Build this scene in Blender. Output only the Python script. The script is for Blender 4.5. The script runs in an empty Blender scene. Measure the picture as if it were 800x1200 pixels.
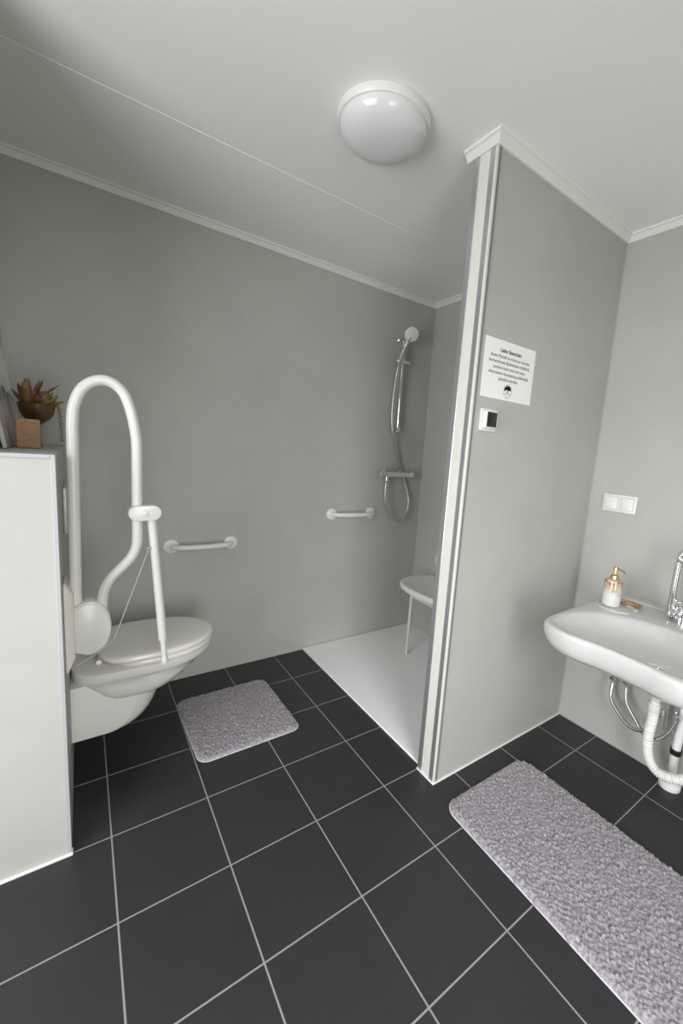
import bpy, math, random
from mathutils import Vector, Matrix, noise
random.seed(7)
C = bpy.context.scene.collection
PI = math.pi

# ------------------------------------------------------------------ materials
def mat(name, col, rough=0.5, metal=0.0, spec=0.5, noise_amt=0.0, noise_scale=5.0, bump=0.0, bump_scale=200.0, coat=0.0, trans=0.0, coords='Object'):
    m = bpy.data.materials.new(name); m.use_nodes = True
    nt = m.node_tree; b = nt.nodes['Principled BSDF']
    b.inputs['Base Color'].default_value = (*col, 1)
    b.inputs['Roughness'].default_value = rough
    b.inputs['Metallic'].default_value = metal
    b.inputs['Specular IOR Level'].default_value = spec
    b.inputs['Coat Weight'].default_value = coat
    b.inputs['Transmission Weight'].default_value = trans
    tc = nt.nodes.new('ShaderNodeTexCoord')
    if noise_amt:
        n = nt.nodes.new('ShaderNodeTexNoise'); n.inputs['Scale'].default_value = noise_scale
        n.inputs['Detail'].default_value = 6; n.inputs['Roughness'].default_value = 0.62
        nt.links.new(tc.outputs[coords], n.inputs['Vector'])
        r = nt.nodes.new('ShaderNodeMapRange')
        r.inputs[1].default_value = 0.3; r.inputs[2].default_value = 0.7
        r.inputs[3].default_value = 1 - noise_amt; r.inputs[4].default_value = 1 + noise_amt
        nt.links.new(n.outputs['Fac'], r.inputs[0])
        mx = nt.nodes.new('ShaderNodeMix'); mx.data_type = 'RGBA'; mx.blend_type = 'MULTIPLY'
        mx.inputs[0].default_value = 1; mx.inputs[6].default_value = (*col, 1)
        nt.links.new(r.outputs[0], mx.inputs[7]); nt.links.new(mx.outputs[2], b.inputs['Base Color'])
    if bump:
        n2 = nt.nodes.new('ShaderNodeTexNoise'); n2.inputs['Scale'].default_value = bump_scale
        n2.inputs['Detail'].default_value = 3
        nt.links.new(tc.outputs[coords], n2.inputs['Vector'])
        bp = nt.nodes.new('ShaderNodeBump'); bp.inputs['Strength'].default_value = bump; bp.inputs['Distance'].default_value = 0.002
        nt.links.new(n2.outputs['Fac'], bp.inputs['Height']); nt.links.new(bp.outputs[0], b.inputs['Normal'])
    return m

def floor_mat():
    m = bpy.data.materials.new('dark_floor_tiles'); m.use_nodes = True
    nt = m.node_tree; b = nt.nodes['Principled BSDF']; N = nt.nodes.new; L = nt.links.new
    tc = N('ShaderNodeTexCoord'); sp = N('ShaderNodeSeparateXYZ'); L(tc.outputs['Object'], sp.inputs[0])
    masks = []
    for ax in 'XY':
        d = N('ShaderNodeMath'); d.operation = 'MULTIPLY_ADD'; d.inputs[1].default_value = 1/0.3; d.inputs[2].default_value = 20.5
        L(sp.outputs[ax], d.inputs[0])
        f = N('ShaderNodeMath'); f.operation = 'FRACT'; L(d.outputs[0], f.inputs[0])
        s = N('ShaderNodeMath'); s.operation = 'SUBTRACT'; s.inputs[1].default_value = 0.5; L(f.outputs[0], s.inputs[0])
        a = N('ShaderNodeMath'); a.operation = 'ABSOLUTE'; L(s.outputs[0], a.inputs[0])
        r = N('ShaderNodeMapRange'); r.inputs[1].default_value = 0.0062; r.inputs[2].default_value = 0.0088
        r.inputs[3].default_value = 1; r.inputs[4].default_value = 0
        L(a.outputs[0], r.inputs[0]); masks.append(r)
    mxm = N('ShaderNodeMath'); mxm.operation = 'MAXIMUM'; L(masks[0].outputs[0], mxm.inputs[0]); L(masks[1].outputs[0], mxm.inputs[1])
    n = N('ShaderNodeTexNoise'); n.inputs['Scale'].default_value = 4.5; n.inputs['Detail'].default_value = 8; n.inputs['Roughness'].default_value = .7
    L(tc.outputs['Object'], n.inputs['Vector'])
    cr = N('ShaderNodeMix'); cr.data_type = 'RGBA'
    cr.inputs[6].default_value = (0.021, 0.022, 0.023, 1); cr.inputs[7].default_value = (0.034, 0.035, 0.037, 1)
    L(n.outputs['Fac'], cr.inputs[0])
    mx = N('ShaderNodeMix'); mx.data_type = 'RGBA'; mx.inputs[7].default_value = (0.28, 0.277, 0.262, 1)
    L(mxm.outputs[0], mx.inputs[0]); L(cr.outputs[2], mx.inputs[6]); L(mx.outputs[2], b.inputs['Base Color'])
    rr = N('ShaderNodeMapRange'); rr.inputs[3].default_value = 0.42; rr.inputs[4].default_value = 0.8
    L(mxm.outputs[0], rr.inputs[0]); L(rr.outputs[0], b.inputs['Roughness'])
    n2 = N('ShaderNodeTexNoise'); n2.inputs['Scale'].default_value = 260; n2.inputs['Detail'].default_value = 2
    L(tc.outputs['Object'], n2.inputs['Vector'])
    hm = N('ShaderNodeMath'); hm.operation = 'MULTIPLY_ADD'; hm.inputs[1].default_value = -1.6
    L(mxm.outputs[0], hm.inputs[0]); L(n2.outputs['Fac'], hm.inputs[2])
    bp = N('ShaderNodeBump'); bp.inputs['Strength'].default_value = 0.25; bp.inputs['Distance'].default_value = 0.001
    L(hm.outputs[0], bp.inputs['Height']); L(bp.outputs[0], b.inputs['Normal'])
    b.inputs['Specular IOR Level'].default_value = 0.4
    return m

def rug_mat():
    m = mat('lavender_grey_pile', (0.33, 0.305, 0.33), 0.95, spec=0.1, noise_amt=0.40, noise_scale=130, bump=1.0, bump_scale=380)
    m.node_tree.nodes['Principled BSDF'].inputs['Sheen Weight'].default_value = 0.3
    return m

def bottle_mat():
    # milky below, clear amber band above: the bottle's own colouring
    m = bpy.data.materials.new('marbled_bottle'); m.use_nodes = True
    nt = m.node_tree; b = nt.nodes['Principled BSDF']; N = nt.nodes.new; L = nt.links.new
    tc = N('ShaderNodeTexCoord'); sp = N('ShaderNodeSeparateXYZ'); L(tc.outputs['Object'], sp.inputs[0])
    n = N('ShaderNodeTexNoise'); n.inputs['Scale'].default_value = 38; n.inputs['Detail'].default_value = 3
    L(tc.outputs['Object'], n.inputs['Vector'])
    a = N('ShaderNodeMath'); a.operation = 'MULTIPLY_ADD'; a.inputs[1].default_value = 0.07; L(n.outputs['Fac'], a.inputs[0]); L(sp.outputs['Z'], a.inputs[2])
    r = N('ShaderNodeMapRange'); r.inputs[1].default_value = 0.03; r.inputs[2].default_value = 0.155; L(a.outputs[0], r.inputs[0])
    cr = N('ShaderNodeValToRGB'); L(r.outputs[0], cr.inputs[0])
    e = cr.color_ramp.elements
    e[0].position = 0.0; e[0].color = (0.80, 0.80, 0.78, 1)
    e[1].position = 1.0; e[1].color = (0.62, 0.50, 0.40, 1)
    for pos, c in ((0.45, (0.74, 0.74, 0.70, 1)), (0.62, (0.55, 0.47, 0.36, 1)), (0.80, (0.52, 0.41, 0.30, 1)), (0.90, (0.33, 0.17, 0.06, 1))):
        x = e.new(pos); x.color = c
    L(cr.outputs[0], b.inputs['Base Color'])
    b.inputs['Roughness'].default_value = 0.12; b.inputs['Coat Weight'].default_value = 0.5
    return m

def picture_mat():
    m = bpy.data.materials.new('misty_landscape_print'); m.use_nodes = True
    nt = m.node_tree; b = nt.nodes['Principled BSDF']; N = nt.nodes.new; L = nt.links.new
    tc = N('ShaderNodeTexCoord'); sp = N('ShaderNodeSeparateXYZ'); L(tc.outputs['Object'], sp.inputs[0])
    n = N('ShaderNodeTexNoise'); n.inputs['Scale'].default_value = 14; n.inputs['Detail'].default_value = 7
    L(tc.outputs['Object'], n.inputs['Vector'])
    a = N('ShaderNodeMath'); a.operation = 'MULTIPLY_ADD'; a.inputs[1].default_value = 0.16; L(n.outputs['Fac'], a.inputs[0]); L(sp.outputs['Z'], a.inputs[2])
    r = N('ShaderNodeMapRange'); r.inputs[1].default_value = 0.08; r.inputs[2].default_value = 0.34; L(a.outputs[0], r.inputs[0])
    cr = N('ShaderNodeValToRGB'); L(r.outputs[0], cr.inputs[0]); e = cr.color_ramp.elements
    e[0].position = 0; e[0].color = (0.22, 0.16, 0.13, 1); e[1].position = 1; e[1].color = (0.68, 0.71, 0.64, 1)
    for pos, c in ((0.22, (0.38, 0.33, 0.31, 1)), (0.45, (0.48, 0.46, 0.46, 1)), (0.60, (0.40, 0.40, 0.41, 1)), (0.69, (0.12, 0.12, 0.13, 1)), (0.73, (0.62, 0.65, 0.58, 1))):
        x = e.new(pos); x.color = c
    L(cr.outputs[0], b.inputs['Base Color']); b.inputs['Roughness'].default_value = 0.6
    return m

def leaf_mat():
    m = bpy.data.materials.new('succulent_leaf'); m.use_nodes = True
    nt = m.node_tree; b = nt.nodes['Principled BSDF']; N = nt.nodes.new; L = nt.links.new
    tc = N('ShaderNodeTexCoord')
    n = N('ShaderNodeTexNoise'); n.inputs['Scale'].default_value = 22; n.inputs['Detail'].default_value = 3
    L(tc.outputs['Object'], n.inputs['Vector'])
    cr = N('ShaderNodeValToRGB'); L(n.outputs['Fac'], cr.inputs[0]); e = cr.color_ramp.elements
    e[0].position = .35; e[0].color = (0.10, 0.035, 0.025, 1); e[1].position = .68; e[1].color = (0.22, 0.24, 0.06, 1)
    x = e.new(.5); x.color = (0.22, 0.11, 0.04, 1)
    L(cr.outputs[0], b.inputs['Base Color']); b.inputs['Roughness'].default_value = 0.55
    return m

M = dict(
    wall=mat('grey_cement_panel', (0.455, 0.452, 0.425), 0.55, spec=0.3, noise_amt=0.055, noise_scale=2.4, bump=0.08, bump_scale=160),
    ceiling=mat('white_ceiling_panel', (0.87, 0.875, 0.86), 0.45, spec=0.4, noise_amt=0.015, noise_scale=3),
    trim=mat('white_trim_plastic', (0.77, 0.77, 0.75), 0.35),
    cap=mat('pale_cap_panel', (0.69, 0.68, 0.635), 0.45, noise_amt=0.03, noise_scale=30),
    alu=mat('satin_aluminium', (0.62, 0.63, 0.65), 0.38, metal=0.85),
    floor=floor_mat(),
    tray=mat('white_mineral_tray', (0.89, 0.89, 0.89), 0.5, spec=0.4, noise_amt=0.02, noise_scale=20, bump=0.25, bump_scale=240),
    ceramic=mat('white_ceramic', (0.70, 0.685, 0.645), 0.14, coat=0.4),
    sinkc=mat('washbasin_ceramic', (0.60, 0.60, 0.59), 0.16, coat=0.15),
    seatp=mat('white_duroplast', (0.79, 0.77, 0.73), 0.22),
    nylon=mat('white_nylon', (0.645, 0.64, 0.61), 0.28),
    cream=mat('cream_plastic', (0.66, 0.64, 0.57), 0.35),
    device=mat('white_device_plastic', (0.74, 0.74, 0.72), 0.35),
    edge=mat('painted_edge_profile', (0.42, 0.43, 0.445), 0.4),
    chrome=mat('chrome', (0.80, 0.80, 0.81), 0.09, metal=1.0),
    braid=mat('braided_steel', (0.62, 0.62, 0.62), 0.28, metal=1.0, bump=0.4, bump_scale=500),
    gold=mat('gold_metal', (0.72, 0.55, 0.22), 0.2, metal=1.0),
    black=mat('black_plastic', (0.012, 0.012, 0.013), 0.25),
    ink=mat('black_ink', (0.02, 0.02, 0.02), 0.8, spec=0.1),
    paper=mat('white_paper', (0.87, 0.87, 0.86), 0.7, spec=0.2),
    opal=mat('opal_diffuser', (0.74, 0.73, 0.75), 0.16, coat=0.3),
    pvc=mat('white_drain_plastic', (0.80, 0.80, 0.79), 0.3),
    red=mat('red_plastic', (0.35, 0.02, 0.02), 0.4),
    plate=mat('grey_flush_plate', (0.60, 0.58, 0.57), 0.3, metal=0.3),
    rug=rug_mat(),
    hem=mat('rug_hem', (0.55, 0.53, 0.55), 0.9, bump=0.4, bump_scale=300),
    bottle=bottle_mat(),
    brown=mat('mottled_brown_resin', (0.33, 0.19, 0.09), 0.4, noise_amt=0.55, noise_scale=160),
    wood=mat('light_brown_wood', (0.33, 0.19, 0.10), 0.65, noise_amt=0.16, noise_scale=60),
    bronze=mat('bronze_bowl', (0.17, 0.105, 0.06), 0.30, metal=0.85, noise_amt=0.15, noise_scale=12),
    leaf=leaf_mat(),
    green=mat('trailing_green', (0.20, 0.22, 0.07), 0.6, noise_amt=0.3, noise_scale=80),
    picture=picture_mat(),
    soil=mat('dark_filling', (0.05, 0.035, 0.025), 0.9),
    dark=mat('dark_grey_seal', (0.20, 0.20, 0.205), 0.45),
    clear=mat('grey_seal_and_shade', (0.40, 0.41, 0.42), 0.4),
)

# ------------------------------------------------------------------ mesh helpers
ORG = {}
def frames(pts):
    pts = [Vector(p) for p in pts]; n = len(pts); T = []
    for i in range(n):
        t = pts[min(i+1, n-1)] - pts[max(i-1, 0)]
        T.append(t.normalized())
    u = T[0].orthogonal().normalized(); out = []
    for i in range(n):
        u = (u - T[i]*u.dot(T[i])).normalized()
        out.append((pts[i], u, T[i].cross(u)))
    return out
def smooth_path(pts, k=8):
    P = [Vector(p) for p in pts]; P = [P[0]*2-P[1]] + P + [P[-1]*2-P[-2]]; out = []
    for i in range(1, len(P)-2):
        for j in range(k):
            t = j/k; a, b, c, d = P[i-1], P[i], P[i+1], P[i+2]
            out.append(0.5*((2*b) + (c-a)*t + (2*a-5*b+4*c-d)*t*t + (3*b-a-3*c+d)*t**3))
    out.append(P[-2]); return out
def fillet(pts, r, k=8):
    P = [Vector(p) for p in pts]; out = [P[0]]
    rs = r if isinstance(r, (list, tuple)) else [r]*(len(P)-2)
    for i in range(1, len(P)-1):
        a = (P[i-1]-P[i]); b = (P[i+1]-P[i]); d = min(rs[i-1], a.length*.49, b.length*.49)
        p0 = P[i]+a.normalized()*d; p1 = P[i]+b.normalized()*d
        for j in range(k+1):
            t = j/k; out.append(p0*(1-t)**2 + P[i]*2*t*(1-t) + p1*t*t)
    out.append(P[-1]); return out

class MB:
    def __init__(s): s.v = []; s.f = []
    def add(s, v, f):
        o = len(s.v); s.v += [Vector(x) for x in v]; s.f += [tuple(i+o for i in q) for q in f]; return s
    def box(s, c, d, rot=None):
        c = Vector(c); h = [x/2 for x in d]; v = []
        for x in (-1, 1):
            for y in (-1, 1):
                for z in (-1, 1):
                    p = Vector((x*h[0], y*h[1], z*h[2]))
                    if rot: p = rot @ p
                    v.append(c+p)
        return s.add(v, [(0,1,3,2),(4,6,7,5),(0,4,5,1),(2,3,7,6),(0,2,6,4),(1,5,7,3)])
    def span(s, a, b): return s.box([(x+y)/2 for x, y in zip(a, b)], [abs(y-x) for x, y in zip(a, b)])
    def loft(s, rings, caps=True, close=True):
        n = len(rings[0]); v = [p for r in rings for p in r]; f = []
        for i in range(len(rings)-1):
            for j in range(n if close else n-1):
                k = (j+1) % n; f.append((i*n+j, i*n+k, (i+1)*n+k, (i+1)*n+j))
        if caps:
            f.append(tuple(reversed(range(n)))); f.append(tuple(range((len(rings)-1)*n, len(rings)*n)))
        return s.add(v, f)
    def tube(s, pts, r, n=16):
        fr = frames(pts); R = r if isinstance(r, (list, tuple)) else [r]*len(fr)
        return s.loft([[p + (u*math.cos(a)+w*math.sin(a))*q for a in [2*PI*j/n for j in range(n)]] for (p, u, w), q in zip(fr, R)])
    def lathe(s, prof, loc=(0,0,0), axis=(0,0,1), n=32):
        # prof: (radius, distance along axis)
        z = Vector(axis).normalized(); x = z.orthogonal().normalized(); y = z.cross(x); o = Vector(loc)
        return s.loft([[o + z*h + (x*math.cos(a)+y*math.sin(a))*max(r, 1e-4) for a in [2*PI*j/n for j in range(n)]] for r, h in prof])
    def prism(s, outline, a, b, bev=0.0, k=3):
        # outline: list of 2D points -> a(t,(u,v)) mapping; a,b depth values; map(u,v,d)->Vector supplied as s.m
        m = s.m; rings = []
        cx = sum(p[0] for p in outline)/len(outline); cy = sum(p[1] for p in outline)/len(outline)
        def ins(d): 
            out = []
            for u, v in outline:
                l = math.hypot(u-cx, v-cy) or 1; out.append((u-(u-cx)/l*d, v-(v-cy)/l*d))
            return out
        sg = 1 if b > a else -1
        if bev:
            for i in range(k+1):
                t = PI/2*i/k; rings.append([m(u, v, a+sg*bev*(1-math.sin(t))) for u, v in ins(bev*(1-math.cos(PI/2-t)) if False else bev*(1-math.sin(t)))])
            # rounded near-a end handled by linear chamfer; same for b
            rings = [[m(u, v, a) for u, v in ins(bev)], [m(u, v, a+sg*bev*.3) for u, v in ins(bev*.3)], [m(u, v, a+sg*bev) for u, v in outline],
                     [m(u, v, b-sg*bev) for u, v in outline], [m(u, v, b-sg*bev*.3) for u, v in ins(bev*.3)], [m(u, v, b) for u, v in ins(bev)]]
        else:
            rings = [[m(u, v, a) for u, v in outline], [m(u, v, b) for u, v in outline]]
        return s.loft(rings)
    def build(s, name, material, parent=None, origin=None, bevel=0.0, seg=2, smooth=40, sub=0):
        o0 = Vector(ORG[parent.name]) if parent else Vector(origin or (0, 0, 0))
        me = bpy.data.meshes.new(name); me.from_pydata([v-o0 for v in s.v], [], s.f); me.validate(); me.update()
        o = bpy.data.objects.new(name, me); C.objects.link(o)
        me.materials.append(material)
        import bmesh
        bm = bmesh.new(); bm.from_mesh(me); bmesh.ops.recalc_face_normals(bm, faces=bm.faces); bm.to_mesh(me); bm.free()
        if parent: o.parent = parent
        else: o.location = o0
        ORG[o.name] = tuple(o0)
        if bevel:
            b = o.modifiers.new('bevel', 'BEVEL'); b.width = bevel; b.segments = seg; b.limit_method = 'ANGLE'; b.angle_limit = math.radians(35)
        if sub:
            q = o.modifiers.new('subd', 'SUBSURF'); q.levels = sub; q.render_levels = sub
        if smooth:
            me.polygons.foreach_set('use_smooth', [True]*len(me.polygons))
            me.update()
            try: me.set_sharp_from_angle(angle=math.radians(smooth))
            except Exception: pass
        return o

def xz(u, v, d): return Vector((u, d, v))      # outline in x-z, depth along y
def yz(u, v, d): return Vector((d, u, v))      # outline in y-z, depth along x
def xy(u, v, d): return Vector((u, v, d))
def PB(m):
    b = MB(); b.m = m; return b
def stadium(cu, cv, w, h, n=12, ang=0):
    r = h/2; pts = []
    for i in range(n+1): a = -PI/2 + PI*i/n; pts.append((w/2-r+r*math.cos(a), r*math.sin(a)))
    for i in range(n+1): a = PI/2 + PI*i/n; pts.append((-(w/2-r)+r*math.cos(a), r*math.sin(a)))
    c, s = math.cos(ang), math.sin(ang)
    return [(cu+u*c-v*s, cv+u*s+v*c) for u, v in pts]
def rrect(u0, v0, u1, v1, r, n=6):
    pts = []
    for cu, cv, a0 in ((u1-r, v0+r, -PI/2), (u1-r, v1-r, 0), (u0+r, v1-r, PI/2), (u0+r, v0+r, PI)):
        for i in range(n+1): a = a0 + PI/2*i/n; pts.append((cu+r*math.cos(a), cv+r*math.sin(a)))
    return pts
def tag(o, label, cat, group=None, kind=None):
    o['label'] = label; o['category'] = cat
    if group: o['group'] = group
    if kind: o['kind'] = kind
    return o
def thing(name, loc, label, cat, group=None):
    o = bpy.data.objects.new(name, None); C.objects.link(o); o.location = loc; o.empty_display_size = 0.05
    ORG[o.name] = tuple(loc); return tag(o, label, cat, group)
def struct(o): o['kind'] = 'structure'; return o

# ------------------------------------------------------------------ room dimensions (metres)
BY, PY, PB2, RX, LX, RY = 1.787, 0.5055, 0.600, 1.998, -0.295, -1.75
PX = 1.082; H = 2.37; KX, KY, KH = -0.104, 0.895, 1.2515

EX = -1.35                      # the room widens to the left in front of the half-height wall, outside the picture
b = MB(); b.span((EX-.1, RY-.1, -.05), (RX+.1, BY+.1, 0)); struct(b.build('floor', M['floor']))
# ceiling: two panels meeting at a seam running along x
b = MB(); b.span((LX-.1, 1.1885, H), (RX+.1, BY+.1, H+.05)); b.span((EX-.1, RY-.1, H), (RX+.1, 1.1855, H+.05))
struct(b.build('ceiling', M['ceiling'], bevel=0.0012))
b = MB(); b.span((LX-.1, 1.176, H-.0012), (RX, 1.198, H+.002)); struct(b.build('trim_1', M['ceiling'], bevel=0.001))
b = MB(); b.span((LX-.1, BY, 0), (RX+.1, BY+.1, H)); struct(b.build('wall_back', M['wall']))
b = MB(); b.span((RX, RY-.1, 0), (RX+.1, BY, H)); struct(b.build('wall_right', M['wall']))
b = MB(); b.span((LX-.1, KY+.004, 0), (LX, BY, H)); b.span((EX-.1, KY+.004, 0), (LX-.1, KY+.104, H)); struct(b.build('wall_left', M['wall']))
# rear wall with a second glazed opening behind the camera
DX0, DX1, DZ = -0.35, 0.55, 2.15
b = MB(); b.span((EX-.1, RY-.1, 0), (DX0, RY, H)); b.span((DX1, RY-.1, 0), (RX, RY, H)); b.span((DX0, RY-.1, DZ), (DX1, RY, H)); struct(b.build('wall_rear', M['wall']))
b = MB()
for x in (DX0, DX1-.06): b.span((x, RY-.08, 0), (x+.06, RY+.012, DZ))
b.span((DX0+.06, RY-.08, DZ-.06), (DX1-.06, RY+.012, DZ)); b.span((DX0+.06, RY-.08, 0), (DX1-.06, RY+.012, .06))
struct(b.build('door_2', M['trim'], bevel=.003))
# glazed door in the left wall, outside the picture: the daylight comes in here
WY0, WY1, WZ = -0.75, 0.60, 2.15
b = MB(); b.span((EX-.1, RY, 0), (EX, WY0, H)); b.span((EX-.1, WY1, 0), (EX, KY+.004, H)); b.span((EX-.1, WY0, WZ), (EX, WY1, H)); struct(b.build('wall_outer', M['wall']))
b = MB()
for y in (WY0, WY1-.06): b.span((EX-.08, y, 0), (EX+.012, y+.06, WZ))
b.span((EX-.08, WY0+.06, WZ-.06), (EX+.012, WY1-.06, WZ)); b.span((EX-.08, WY0+.06, 0), (EX+.012, WY1-.06, .06))
struct(b.build('door_1', M['trim'], bevel=.003))

# partition between shower and washbasin
b = MB(); b.span((PX+.004, PY, 0), (RX, PB2, H)); struct(b.build('wall_partition', M['wall']))
b = MB(); b.span((PX-.004, PY+.026, 0.006), (PX+.004, PB2-.022, H-.031)); struct(b.build('trim_2', M['cap']))
b = MB(); b.span((PX-.006, PB2-.022, 0.006), (PX+.02, PB2+.003, H-.031)); struct(b.build('trim_3', M['alu'], bevel=.002))
b = MB(); b.span((PX-.006, PY+.003, 0.006), (PX+.012, PY+.026, H-.031)); struct(b.build('trim_4', M['alu'], bevel=.002))
b = MB(); b.span((PX-.0075, PY-.004, 0.006), (PX+.004, PY+.004, H-.031)); struct(b.build('trim_5', M['cap'], bevel=.002))
b = MB(); b.span((PX+.004, PY-.003, 0.006), (PX+.015, PY+.004, H-.031)); struct(b.build('trim_6', M['dark'], bevel=.001))

# ceiling cove profiles (sloped section) swept along straight runs
COVE = [(0, 0), (0.030, 0), (0.030, -0.007), (0.022, -0.010), (0.008, -0.030), (0, -0.030)]   # (out from wall, below ceiling)
def cove(name, p0, p1, out, m0=0.0, m1=0.0):
    p0, p1, out = Vector(p0), Vector(p1), Vector(out); d = (p1-p0).normalized()
    r0 = [p0 + out*u + Vector((0, 0, v)) - d*u*m0 for u, v in COVE]
    r1 = [p1 + out*u + Vector((0, 0, v)) + d*u*m1 for u, v in COVE]
    q = MB(); q.loft([r0, r1]); struct(q.build(name, M['trim'], smooth=20))
cove('trim_7', (LX, BY, H), (RX, BY, H), (0, -1, 0), -1, -1)
cove('trim_8', (RX, RY, H), (RX, PY, H), (-1, 0, 0), 0, -1)
cove('trim_9', (RX, PB2, H), (RX, BY, H), (-1, 0, 0), -1, -1)
cove('trim_10', (PX, PY, H), (RX, PY, H), (0, -1, 0), 1, -1)
cove('trim_11', (PX, PB2+.034, H), (PX, PY, H), (-1, 0, 0), 0, 1)
cove('trim_12', (LX, KY, H), (LX, BY, H), (1, 0, 0), 0, -1)
# white sealing strips at the foot of the walls
b = MB(); b.span((PX-.011, PY-.008, 0), (RX, PY, 0.007)); b.span((PX-.011, PY, 0), (PX, PB2+.004, 0.007)); struct(b.build('baseboard_partition', M['trim'], bevel=.002))
b = MB(); b.span((RX-.004, RY, 0), (RX, PY-.008, 0.004)); struct(b.build('baseboard_right', M['clear']))
b = MB(); b.span((PX-.006+.012, BY-.004, 0.011), (RX, BY, 0.015)); struct(b.build('baseboard_back', M['clear']))
# vertical corner bead
b = MB(); b.span((RX-.004, PY-.004, 0.007), (RX, PY, H-.03)); struct(b.build('trim_13', M['wall']))

# half-height wall that carries the toilet
b = MB(); b.span((LX, KY+.004, 0), (KX-.0005, BY, KH-.0005)); struct(b.build('wall_pony', M['wall']))
b = MB(); b.span((KX-.0105, KY, 0.008), (KX, KY+.0105, KH)); struct(b.build('trim_14', M['edge'], bevel=.001))
b = MB(); b.span((LX, KY, KH-.011), (KX-.0105, KY+.012, KH)); struct(b.build('trim_15', M['edge'], bevel=.001))
b = MB(); b.span((LX, KY-.006, 0), (KX+.003, KY+.004, 0.008)); b.span((KX-.004, KY+.004, 0), (KX+.003, KY+.02, .008)); struct(b.build('baseboard_pony', M['trim'], bevel=.002))

# ------------------------------------------------------------------ shower tray
b = MB(); b.span((1.092, PB2+.001, 0.0), (RX-.001, BY-.001, 0.011))
tag(b.build('shower_tray', M['tray'], origin=(1.092, PB2, 0), bevel=.004, seg=3), 'flat white shower tray on the floor behind the partition', 'shower tray')

# ------------------------------------------------------------------ ceiling lamp
LC = (0.766, 0.712, H)
t = thing('ceiling_lamp', LC, 'round white ceiling lamp with an opal domed shade, switched off', 'lamp')
b = MB(); b.lathe([(0.0, 0), (0.146, 0), (0.150, -.003), (0.150, -.012), (0.148, -.020), (0.145, -.024), (0.132, -.024), (0.0, -.022)], LC, n=64)
b.build('base_ring', M['trim'], t)
prof = [(0.0, -.022), (0.1390, -.022), (0.1390, -.027)]
for i in range(1, 15):
    a = PI/2*i/14; prof.append((0.1390*math.cos(a)**.72 if i < 14 else 0.0, -.027-.052*math.sin(a)))
b = MB(); b.lathe(prof, LC, n=64); b.build('shade', M['opal'], t, smooth=60)

# ------------------------------------------------------------------ notice on the partition
t = thing('paper_notice', (1.2645, PY, 1.5495), 'white paper notice with German text and a tree emblem on the partition', 'notice')
b = MB(); b.span((1.116, PY-.0008, 1.5495), (1.413, PY, 1.7575)); b.build('sheet', M['paper'], t, smooth=0)
def text_mesh(lines, name, parent, y):
    vs, fs = [], []
    for txt, x, z, size, bold in lines:
        cu = bpy.data.curves.new('letters', 'FONT'); cu.body = txt; cu.size = size; cu.align_x = 'CENTER'; cu.extrude = 0.00012
        cu.offset = 0.00035 if bold else 0.0; cu.resolution_u = 3
        ob = bpy.data.objects.new('letters', cu); C.objects.link(ob); bpy.context.view_layer.update()
        dg = bpy.context.evaluated_depsgraph_get(); me = bpy.data.meshes.new_from_object(ob.evaluated_get(dg))
        o = len(vs); vs += [Vector((x+v.co.x, y-v.co.z, z+v.co.y)) for v in me.vertices]; fs += [tuple(i+o for i in p.vertices) for p in me.polygons]
        bpy.data.objects.remove(ob); bpy.data.curves.remove(cu); bpy.data.meshes.remove(me)
    q = MB(); q.add(vs, fs); return q.build(name, M['ink'], parent, smooth=0)
cx = 1.2645
text_mesh([('Liebe Besucher,', cx, 1.7170, .0200, True),
           ('dieses Modell ist nicht nur mit den', cx, 1.6960, .0165, False),
           ('barrierefreien Badmöbeln erhältlich,', cx, 1.6765, .0165, False),
           ('sondern kann auch mit einer', cx, 1.6570, .0165, False),
           ('alternativen Ausstattung individuell', cx, 1.6375, .0165, False),
           ('gestaltet werden.', cx, 1.6180, .0165, False)], 'lettering', t, PY-.0011)
b = PB(xz)
def oval(cu, cv, w, h, n=36): return [(cu+w/2*math.cos(2*PI*i/n), cv+h/2*math.sin(2*PI*i/n)) for i in range(n)]
ex, ez = 1.2665, 1.584
# oval outline, crown of leaf clusters, forked trunk and a scribbled line of script
o1, o2 = oval(ex, ez, .048, .050), oval(ex, ez, .0455, .0475); n = len(o1)
b.add([xz(u, v, PY-.0012) for u, v in o1+o2], [(i, (i+1) % n, n+(i+1) % n, n+i) for i in range(n)])
for du, dv, r in ((-.013,.009,.0062),(-.006,.014,.0068),(.003,.0155,.0065),(.011,.0125,.0064),(.015,.006,.0052),(-.016,.003,.0046),(-.004,.008,.0052),(.006,.007,.0052)):
    b.add([xz(u, v, PY-.0012) for u, v in oval(ex+du, ez+dv, 2*r, 1.6*r, 14)], [tuple(range(14))])
b.add([xz(ex+u, ez+v, PY-.0012) for u, v in ((-.0035,-.006),(-.0015,.002),(-.008,.008),(-.006,.009),(0,.004),(.006,.009),(.008,.008),(.0015,.002),(.0035,-.006))], [tuple(range(9))])
sc = [(-.016+i*.0016, -.0105+.0022*math.sin(i*1.9)) for i in range(21)]
b.add([xz(ex+u, ez+v+s_, PY-.0012) for s_ in (-.0008, .0008) for u, v in sc], [(i, i+1, 21+i+1, 21+i) for i in range(20)])
b.build('emblem', M['ink'], t, smooth=0)

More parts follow.
